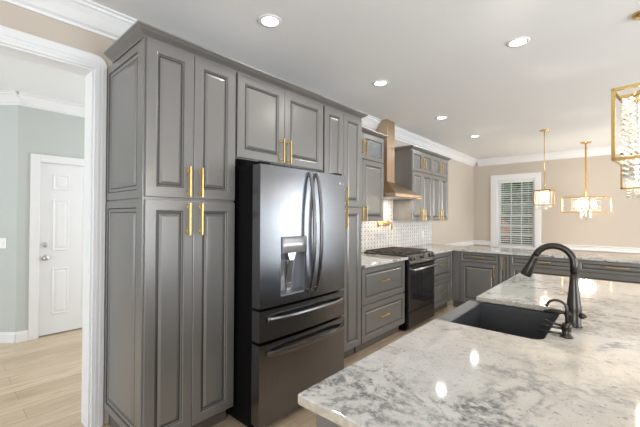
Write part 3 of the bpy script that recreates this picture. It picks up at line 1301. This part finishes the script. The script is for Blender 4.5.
# dispenser in the left door
dp = MB()
dp.box(-1.790, -1.772, DY0, DY1, DZ0, DZ1)
dp.box(-1.772, RB - .002, DY0, DY0 + .006, DZ0, DZ1)
dp.box(-1.772, RB - .002, DY1 - .006, DY1, DZ0, DZ1)
dp.prism('y', [(-1.772, DZ0), (RB + .004, DZ0), (RB + .004, DZ0 + .012), (-1.772, DZ0 + .022)], DY0 + .006, DY1 - .006)
o = dp.build('dispenser', M['grey'], rf)
b = MB()
curved(b, DY0 + .012, DY1 - .012, 1.150, DZ1 - .004, back=-1.772, off=.004)
b.build('control_panel', M['panelsilver'], o)
b = MB()
b.prism('x', [(1.628, 1.150), (1.708, 1.150), (1.690, 1.095), (1.646, 1.095)], -1.772, -1.728)
b.build('nozzle', M['silver'], o)
b = MB()
b.prism('y', [(-1.772, .93), (-1.762, .925), (-1.735, 1.085), (-1.745, 1.09)], 1.650, 1.688)
b.prism('y', [(-1.772, .880), (-1.762, .880), (-1.757, .93), (-1.767, .93)], 1.650, 1.688)
b.prism('y', [(-1.770, .985), (-1.764, .985), (-1.748, 1.10), (-1.756, 1.10)], 1.560, 1.615)
b.build('paddle', M['silver'], o)
# drawers
for z0, z1 in ((.592, .790), (.055, .572)):
    b = MB()
    curved(b, RY0, RY1, z0, z1)
    dwr = b.build('drawer', M['bss'], rf)
    mark_sharp(dwr)
    hz = z1 - .062
    b = MB()
    pts = []
    y0, y1 = RY0 + .055, RY1 - .025
    for k in range(21):
        t = k / 20
        y = y0 + (y1 - y0) * t
        w = 1 - (2 * t - 1) ** 4
        pts.append((rfx(y) + .012 + .036 * w, y, hz))
    for i in range(20):
        p, q = pts[i], pts[i + 1]
        vs = [b.bm.verts.new((pp[0] + dx, pp[1], pp[2] + dz)) for pp in (p, q) for dx, dz in ((-.007, -.014), (.005, -.017), (.007, .004), (.003, .015), (-.007, .015))]
        A, Bq = vs[:5], vs[5:]
        for k in range(5):
            b.face([A[k], Bq[k], Bq[(k + 1) % 5], A[(k + 1) % 5]], False)
        if i == 0:
            b.face(A)
        if i == 19:
            b.face(list(reversed(Bq)))
    bmesh.ops.remove_doubles(b.bm, verts=b.bm.verts[:], dist=.0003)
    for y in (y0 + .02, y1 - .02):
        b.box(rfx(y) - .002, rfx(y) + .022, y - .014, y + .014, hz - .012, hz + .012)
    b.build('handle', M['bssh'], dwr)
# door handles, bowed away from the doors
for dd, yh, sgn in ((ld, 1.808, -1), (rd, 1.884, 1)):
    b = MB()
    pts, rad = [], []
    for k in range(25):
        t = k / 24
        w = 1 - (2 * t - 1) ** 2
        pts.append((rfx(yh) + .014 + .050 * w ** .8, yh + sgn * .0, .850 + (1.722 - .850) * t))
    for i in range(24):
        p, q = pts[i], pts[i + 1]
        vs = [b.bm.verts.new((pp[0] + dx, pp[1] + dy, pp[2])) for pp in (p, q) for dx, dy in ((-.008, -.012), (.004, -.014), (.008, 0), (.004, .014), (-.008, .012))]
        A, Bq = vs[:5], vs[5:]
        for k in range(5):
            b.face([A[k], A[(k + 1) % 5], Bq[(k + 1) % 5], Bq[k]], False)
        if i == 0:
            b.face(list(reversed(A)))
        if i == 23:
            b.face(Bq)
    bmesh.ops.remove_doubles(b.bm, verts=b.bm.verts[:], dist=.0003)
    for z in (.865, 1.707):
        b.box(rfx(yh) - .002, rfx(yh) + .018, yh - .011, yh + .011, z - .015, z + .015)
    b.build('handle', M['bssh'], dd)
# hinge covers and badge
for y0 in (RY0 + .01, RY1 - .10):
    b = MB()
    b.box(-1.86, -1.74, y0, y0 + .09, 1.738, 1.758, .004)
    b.build('hinge_cover', M['black'], rf)
b = MB()
b.lathe((rfx(2.195) - .001, 2.195, 1.672), [(.013, 0), (.013, .002), (.004, .002)], 20, (1, 0, 0))
b.build('badge', M['silver'], rd)


def text_mesh(body, size, name, mat, parent, loc, rot):
    cu = bpy.data.curves.new(name, 'FONT')
    cu.body, cu.size, cu.extrude = body, size, .0004
    cu.align_x, cu.align_y = 'LEFT', 'CENTER'
    tmp = bpy.data.objects.new(name + '_tmp', cu)
    COL.objects.link(tmp)
    dg = bpy.context.evaluated_depsgraph_get()
    me = bpy.data.meshes.new_from_object(tmp.evaluated_get(dg))
    bpy.data.objects.remove(tmp)
    bpy.data.curves.remove(cu)
    me.materials.clear()
    me.materials.append(mat)
    o = bpy.data.objects.new(name, me)
    COL.objects.link(o)
    o.parent = parent
    ws = Vector((0, 0, 0))
    p = parent
    while p is not None:
        ws += Vector(p.location)
        p = p.parent
    o.location = Vector(loc) - ws
    o.rotation_euler = rot
    return o


text_mesh('LG', .028, 'lettering', M['silver'], rd, (rfx(2.212) + .0008, 2.212, 1.672), (PI / 2, 0, PI / 2))

# ------------------------------------------------------------------ range
GY0, GY1 = 3.822, 4.586
rg = thing('gas_range', 'black slide-in gas range with oven, set between the drawer cabinets', 'range', (-2.25, (GY0 + GY1) / 2, 0))
b = MB()
b.box(WX + .015, -1.955, GY0, GY1, .035, .905)
b.box(WX + .06, -1.99, GY0 + .02, GY1 - .02, 0, .035)
b.build('body', M['black'], rg)
b = MB()
b.box(WX + .015, -1.985, GY0 - .001, GY1 + .001, .905, .928, .004)
b.build('cooktop', M['rangemetal'], rg)
b = MB()
b.prism('y', [(-1.99, .800), (-1.918, .800), (-1.905, .830), (-1.950, .926), (-1.99, .930)], GY0, GY1)
cp = b.build('control_panel', M['rangemetal'], rg)
for y in (3.885, 3.965, 4.204, 4.443, 4.523):
    b = MB()
    b.lathe((-1.931, y, .885), [(.024, 0), (.023, .010), (.018, .026), (.004, .028)], 16, (.9, 0, .42))
    b.build('knob', M['rangemetal'], cp)
b = MB()
b.box(-1.955, -1.922, GY0 + .004, GY1 - .004, .246, .792, .004)
od = b.build('oven_door', M['rangemetal'], rg)
b = MB()
b.box(-1.924, -1.9195, GY0 + .075, GY1 - .075, .295, .690, .001)
b.build('oven_window', M['ovenglass'], od)
b = MB()
b.tube([(-1.870, GY0 + .035, .757), (-1.870, GY1 - .035, .757)], .013, 14)
for y in (GY0 + .06, GY1 - .06):
    b.box(-1.924, -1.872, y - .012, y + .012, .748, .766)
b.build('handle', M['silver'], od)
b = MB()
b.box(-1.955, -1.922, GY0 + .004, GY1 - .004, .045, .238, .004)
b.build('storage_drawer', M['rangemetal'], rg)
for k in range(3):
    b = MB()
    y0 = GY0 + .015 + k * .246
    y1 = y0 + .238
    x0, x1, z = WX + .045, -2.02, .958
    for y in (y0, (y0 + y1) / 2 - .006, y1 - .012):
        b.box(x0, x1, y, y + .012, z - .012, z, .002)
    for q in range(6):
        x = x0 + (x1 - x0 - .012) * q / 5
        b.box(x, x + .012, y0, y1, z - .012, z, .002)
    for x in (x0, x1 - .014):
        for y in (y0, y1 - .014):
            b.box(x, x + .014, y, y + .014, .9285, z - .01)
    b.build('burner_grate', M['iron'], rg)
for x, y in ((-2.42, 3.95), (-2.17, 3.95), (-2.30, 4.204), (-2.42, 4.455), (-2.17, 4.455)):
    b = MB()
    b.lathe((x, y, .928), [(.05, 0), (.05, .006), (.036, .010), (.034, .016), (.004, .017)], 20)
    b.build('burner', M['iron'], rg)

# ------------------------------------------------------------------ hood
HY0, HY1, HXF = 3.838, 4.583, -2.114
hd = thing('range_hood', 'copper toned chimney hood mounted on the wall above the gas range', 'range hood', (-2.35, 4.21, 1.66))
b = MB()
b.box(WX + .011, -2.391, 4.100, 4.306, 1.87, CEIL - .002)
b.build('chimney', M['copper'], hd)
b = MB()
t0 = [(WX + .011, HY0), (HXF, HY0), (HXF, HY1), (WX + .011, HY1)]
t1 = [(WX + .011, 4.095), (-2.386, 4.095), (-2.386, 4.311), (WX + .011, 4.311)]
A = [b.bm.verts.new((x, y, 1.705)) for x, y in t0]
Bq = [b.bm.verts.new((x, y, 1.892)) for x, y in t1]
for k in range(4):
    b.face([A[k], A[(k + 1) % 4], Bq[(k + 1) % 4], Bq[k]])
b.face(A)
b.face(list(reversed(Bq)))
b.build('canopy', M['copper'], hd)
b = MB()
b.box(WX + .011, HXF + .004, HY0 - .003, HY1 + .003, 1.662, 1.705, .003)
lp = b.build('rim', M['copper'], hd)
for y in (4.06, 4.36):
    b = MB()
    b.box(-2.52, -2.20, y - .13, y + .13, 1.656, 1.664)
    b.build('filter', M['silver'], lp)

for y in (4.06, 4.36):
    d = bpy.data.lights.new('hood_lamp', 'AREA')
    d.shape, d.size, d.energy, d.color = 'DISK', .06, LAMP['hood'], (1.0, .86, .68)
    o = bpy.data.objects.new('hood_lamp', d)
    COL.objects.link(o)
    o.parent = hd
    o.location = (-.02, y - 4.21, -.012)

# pot filler
pf = thing('pot_filler', 'gold pot filler tap folded against the tile above the range', 'faucet', (WX + .012, 4.36, 1.30))
b = MB()
b.lathe((WX + .011, 4.36, 1.300), [(.032, 0), (.032, .006), (.016, .010), (.015, .045), (.02, .050), (.02, .075), (.004, .076)], 20, (1, 0, 0))
b.tube([(WX + .068, 4.36, 1.275), (WX + .068, 4.36, 1.340)], .014, 14)
b.tube([(WX + .068, 4.36, 1.338), (WX + .09, 4.30, 1.345)], .006, 8)
b.build('valve', M['potgold'], pf)
b = MB()
b.tube([(WX + .068, 4.36, 1.285), (WX + .075, 4.09, 1.285)], .008, 12)
b.tube([(WX + .075, 4.09, 1.262), (WX + .075, 4.09, 1.345)], .015, 14)
b.build('lower_arm', M['potgold'], pf)
b = MB()
b.tube([(WX + .075, 4.09, 1.322), (WX + .110, 4.36, 1.322), (WX + .112, 4.385, 1.315), (WX + .114, 4.40, 1.29), (WX + .115, 4.402, 1.235)], .008, 12)
b.tube([(WX + .115, 4.402, 1.25), (WX + .115, 4.402, 1.225)], .016, 12)
b.build('spout_arm', M['potgold'], pf)

# ------------------------------------------------------------------ hanging lamps


def copy_tree(o, parent=None):
    c = o.copy()
    COL.objects.link(c)
    c.parent = parent
    for ch in o.children:
        copy_tree(ch, c)
    return c


def bar(b, p, q, r):
    p, q = Vector(p), Vector(q)
    d = (q - p).normalized()
    ref = Vector((0, 0, 1)) if abs(d.z) < .9 else Vector((1, 0, 0))
    a = d.cross(ref).normalized() * r
    c = d.cross(a).normalized() * r
    p, q = p - d * r, q + d * r
    A = [b.bm.verts.new(p + x) for x in (a + c, a - c, -a - c, -a + c)]
    Bv = [b.bm.verts.new(q + x) for x in (a + c, a - c, -a - c, -a + c)]
    for k in range(4):
        b.face([A[k], A[(k + 1) % 4], Bv[(k + 1) % 4], Bv[k]])
    b.face(A)
    b.face(list(reversed(Bv)))


def strand(parent, x, y, z0, n, r, step):
    b = MB()
    for k in range(n):
        z = z0 - k * step
        b.bipyr((x, y, z), r, step * .48, step * .48, 6)
    return b.build('crystal_strand', M['crystal'], None)


def put(parent, o):
    """parent a mesh already written in its thing's own coordinates"""
    o.parent = parent
    return o


def plight(parent, name, loc, power, r):
    d = bpy.data.lights.new(name, 'POINT')
    d.energy, d.color, d.shadow_soft_size = power, WARM, r
    o = bpy.data.objects.new(name, d)
    COL.objects.link(o)
    o.parent = parent
    o.location = loc
    return o


def pendant(label, x, y, rz):
    """base of the thing: the canopy on the ceiling; everything hangs below in local coordinates"""
    t = thing('pendant_light', label, 'pendant light', (x, y, CEIL), 'crystal cage pendants', rz)
    zt, zb, h = 1.822 - CEIL, 1.594 - CEIL, .105
    b = MB()
    b.lathe((0, 0, -.0225), [(.030, 0), (.062, .008), (.066, .022)], 24)
    put(t, b.build('ceiling_canopy', M['lampgold']))
    b = MB()
    b.tube([(0, 0, -.02), (0, 0, zt + .01)], .0055, 10)
    put(t, b.build('stem', M['lampgold']))
    b = MB()
    r = .0048
    cs = [(-h, -h), (h, -h), (h, h), (-h, h)]
    for k in range(4):
        p, q = cs[k], cs[(k + 1) % 4]
        for z in (zt, zb):
            bar(b, (p[0], p[1], z), (q[0], q[1], z), r)
        bar(b, (p[0], p[1], zb), (p[0], p[1], zt), r)
    for s in (-1, 1):
        bar(b, (-h, 0, zt), (h, 0, zt), r)
        bar(b, (0, -h, zt), (0, h, zt), r)
    put(t, b.build('cage', M['lampgold']))
    b = MB()
    b.lathe((0, 0, zt - .022), [(.072, 0), (.075, .004), (.075, .018), (.02, .020)], 24)
    put(t, b.build('top_plate', M['lampgold']))
    g = .082
    n = 0
    for k in range(4):
        for q in range(8):
            a = -g + 2 * g * q / 8
            px, py = [(a, -g), (g, a), (-a, g), (-g, -a)][k]
            put(t, strand(t, px, py, zt - .034, 16, .0095, .0166))
    for px, py in ((-.04, -.04), (0, -.05), (.04, -.04), (.05, 0), (.04, .04), (0, .05), (-.04, .04), (-.05, 0)):
        put(t, strand(t, px, py, zt - .19, 7, .011, .0166))
    b = MB()
    for px, py in ((.04, 0), (0, .04), (-.04, 0), (0, -.04)):
        b.lathe((px, py, zt - .165), [(.006, 0), (.015, .02), (.016, .12), (.008, .145)], 12)
    put(t, b.build('bulb', M['bulb']))
    plight(t, 'pendant_glow', (0, 0, zt - .12), LAMP['pendant'], .015)
    return t


R86 = -math.radians(8.6)
PENDS = (('crystal cage pendant nearest over the island, cut off at the picture edge', .104, 1.566),
         ('crystal cage pendant peeking out below the nearest one, second over the island', .128, 3.06),
         ('crystal cage pendant on a thin rod hanging in front of the window', -.865, 6.17))
proto = None
for lab, x, y in PENDS:
    if proto is None:
        proto = pendant(lab, x, y, R86)
    else:
        c = copy_tree(proto)
        c.location = (x, y, CEIL)
        c['label'] = lab

# dining chandelier: square gold frame, crystals inside and a cluster below
ch = thing('chandelier', 'square gold dining chandelier with glowing crystals hung on a chain by the far wall', 'chandelier', (-.45, 7.62, CEIL), None, math.radians(-34.6))
zt, zb, h = 1.760 - CEIL, 1.500 - CEIL, .245
b = MB()
b.lathe((0, 0, -.0285), [(.02, 0), (.075, .012), (.085, .028)], 24)
put(ch, b.build('ceiling_canopy', M['lampgold']))
b = MB()
k, z = 0, -.03
while z > zt + .05:
    pts = []
    for q in range(13):
        a = 2 * PI * q / 12
        u_, v_ = .014 * math.cos(a), .026 * math.sin(a)
        pts.append((u_, 0, z - .022 + v_) if k % 2 == 0 else (0, u_, z - .022 + v_))
    b.tube(pts, .005, 6, caps=False)
    z -= .037
    k += 1
b.tube([(0, 0, -.03), (0, 0, zt)], .006, 8)
put(ch, b.build('chain', M['potgold']))
b = MB()
r = .006
ang = math.radians(0)
cs = [(-h, -h), (h, -h), (h, h), (-h, h)]
cs = [(p[0] * math.cos(ang) - p[1] * math.sin(ang), p[0] * math.sin(ang) + p[1] * math.cos(ang)) for p in cs]
for k in range(4):
    p, q = cs[k], cs[(k + 1) % 4]
    for z in (zt, zb):
        bar(b, (p[0], p[1], z), (q[0], q[1], z), r)
    bar(b, (p[0], p[1], zb), (p[0], p[1], zt), r)
bar(b, (cs[0][0], cs[0][1], zt), (cs[2][0], cs[2][1], zt), r)
bar(b, (cs[1][0], cs[1][1], zt), (cs[3][0], cs[3][1], zt), r)
put(ch, b.build('frame', M['lampgold']))
for k in range(40):
    a = 2 * PI * k / 40
    put(ch, strand(ch, .205 * math.cos(a), .205 * math.sin(a), zt - .025, 6, .017, .038))
for k in range(8):
    a = 2 * PI * k / 8
    put(ch, strand(ch, .075 * math.cos(a), .075 * math.sin(a), zb + .02, 4, .016, .036))
put(ch, strand(ch, 0, 0, zb, 5, .018, .036))
for k in range(6):
    a = 2 * PI * k / 6
    b = MB()
    b.sphere((.13 * math.cos(a), .13 * math.sin(a), zt - .12), .032, 2, (1, 1, 2.2))
    put(ch, b.build('bulb', M['bulb']))
plight(ch, 'chandelier_glow', (0, 0, zt - .12), LAMP['chandelier'], .10)

# ------------------------------------------------------------------ recessed ceiling lights


def can_light(label, x, y):
    t = thing('recessed_light', label, 'ceiling light', (x, y, CEIL), 'recessed ceiling lights')
    b = MB()
    n = 32
    rings = []
    for r, z in ((.080, -.0005), (.078, -.006), (.058, -.007), (.054, -.002)):
        rings.append([b.bm.verts.new((r * math.cos(2 * PI * k / n), r * math.sin(2 * PI * k / n), z)) for k in range(n)])
    for i in range(3):
        for k in range(n):
            b.face([rings[i][k], rings[i][(k + 1) % n], rings[i + 1][(k + 1) % n], rings[i + 1][k]], True)
    put(t, b.build('trim_ring', M['white']))
    b = MB()
    b.lathe((0, 0, -.0045), [(.055, 0), (.055, .004)], 32)
    put(t, b.build('lens', M['can']))
    d = bpy.data.lights.new('can_beam', 'AREA')
    d.shape, d.size, d.energy, d.color = 'DISK', .10, LAMP['can'], (1.0, .97, .93)
    o = bpy.data.objects.new('can_beam', d)
    COL.objects.link(o)
    o.parent = t
    o.location = (0, 0, -.012)
    return t


CANS = (('round recessed ceiling light in front of the tall pantry cabinet', -1.80, 1.515),
        ('round recessed ceiling light in front of the refrigerator, next one past the pantry', -1.797, 2.949),
        ('round recessed ceiling light in front of the range hood', -1.798, 4.506),
        ('round recessed ceiling light farthest back, toward the window corner', -1.79, 5.887),
        ('round recessed ceiling light over the island, standing apart from the row along the cabinets', -.581, 2.94),
        ('extra unseen recessed ceiling light added in the dining area', 1.6, 6.6),  # extra can added out of view for its light
        ('unseen recessed ceiling light added to brighten the hall', -3.9, 2.1))  # can added out of view to brighten the hall
cproto = None
for lab, x, y in CANS:
    if cproto is None:
        cproto = can_light(lab, x, y)
    else:
        c = copy_tree(cproto)
        c.location = (x, y, CEIL)
        c['label'] = lab

# ------------------------------------------------------------------ outside the window
sbox('ground', M['lawn'], (-30, 20, WY + .3, 45, -.6, -.45))
b = MB()
b.box(-12, 8, 13.5, 17.0, -.45, -.42)
tag(b.build('driveway', M['concrete']), 'pale concrete driveway seen low through the window', 'driveway')


def blob(b, c, r, n, sc=(1, 1, 1)):
    for _ in range(n):
        d = Vector((random.gauss(0, 1), random.gauss(0, 1), random.gauss(0, 1))).normalized() * (r * random.random() ** .4)
        b.sphere(Vector(c) + Vector((d.x * sc[0], d.y * sc[1], d.z * sc[2])), r * random.uniform(.22, .38), 1)


TREES = ((-9.4, 25, 2.6, 'leafy green tree outside beyond the left edge of the window'),
         (-5.0, 24, 2.6, 'leafy green tree outside filling the upper half of the window view'))
for x, y, r, lab in TREES:
    t = thing('tree', lab, 'tree', (x, y, -.45))
    b = MB()
    b.tube([(x, y, -.45), (x + .1, y, 1.2), (x, y, 2.6)], [.22, .17, .12], 10)
    b.build('trunk', M['bark'], t)
    b = MB()
    blob(b, (x, y, 3.2), r, 150, (.6, .42, 1.0))
    b.build('crown', M['leaf'], t)
b = MB()
for k in range(70):
    blob(b, (-11 + k * .15, 20.5 + .2 * random.random(), 1.25), 1.55, 6, (.5, .3, 1))
tag(b.build('hedge', M['leaf2']), 'tall shaggy green hedge behind the driveway outside the window', 'hedge')
t = thing('shrub', 'round red-leaved shrub outside the lower window sash', 'shrub', (-2.98, 13.0, -.45))
b = MB()
b.tube([(-2.98, 13.0, -.45), (-2.98, 13.0, .6)], [.05, .03], 8)
b.build('stem', M['bark'], t)
b = MB()
blob(b, (-2.98, 13.0, .92), .20, 40, (1, 1, 1.5))
b.build('foliage', M['redleaf'], t)
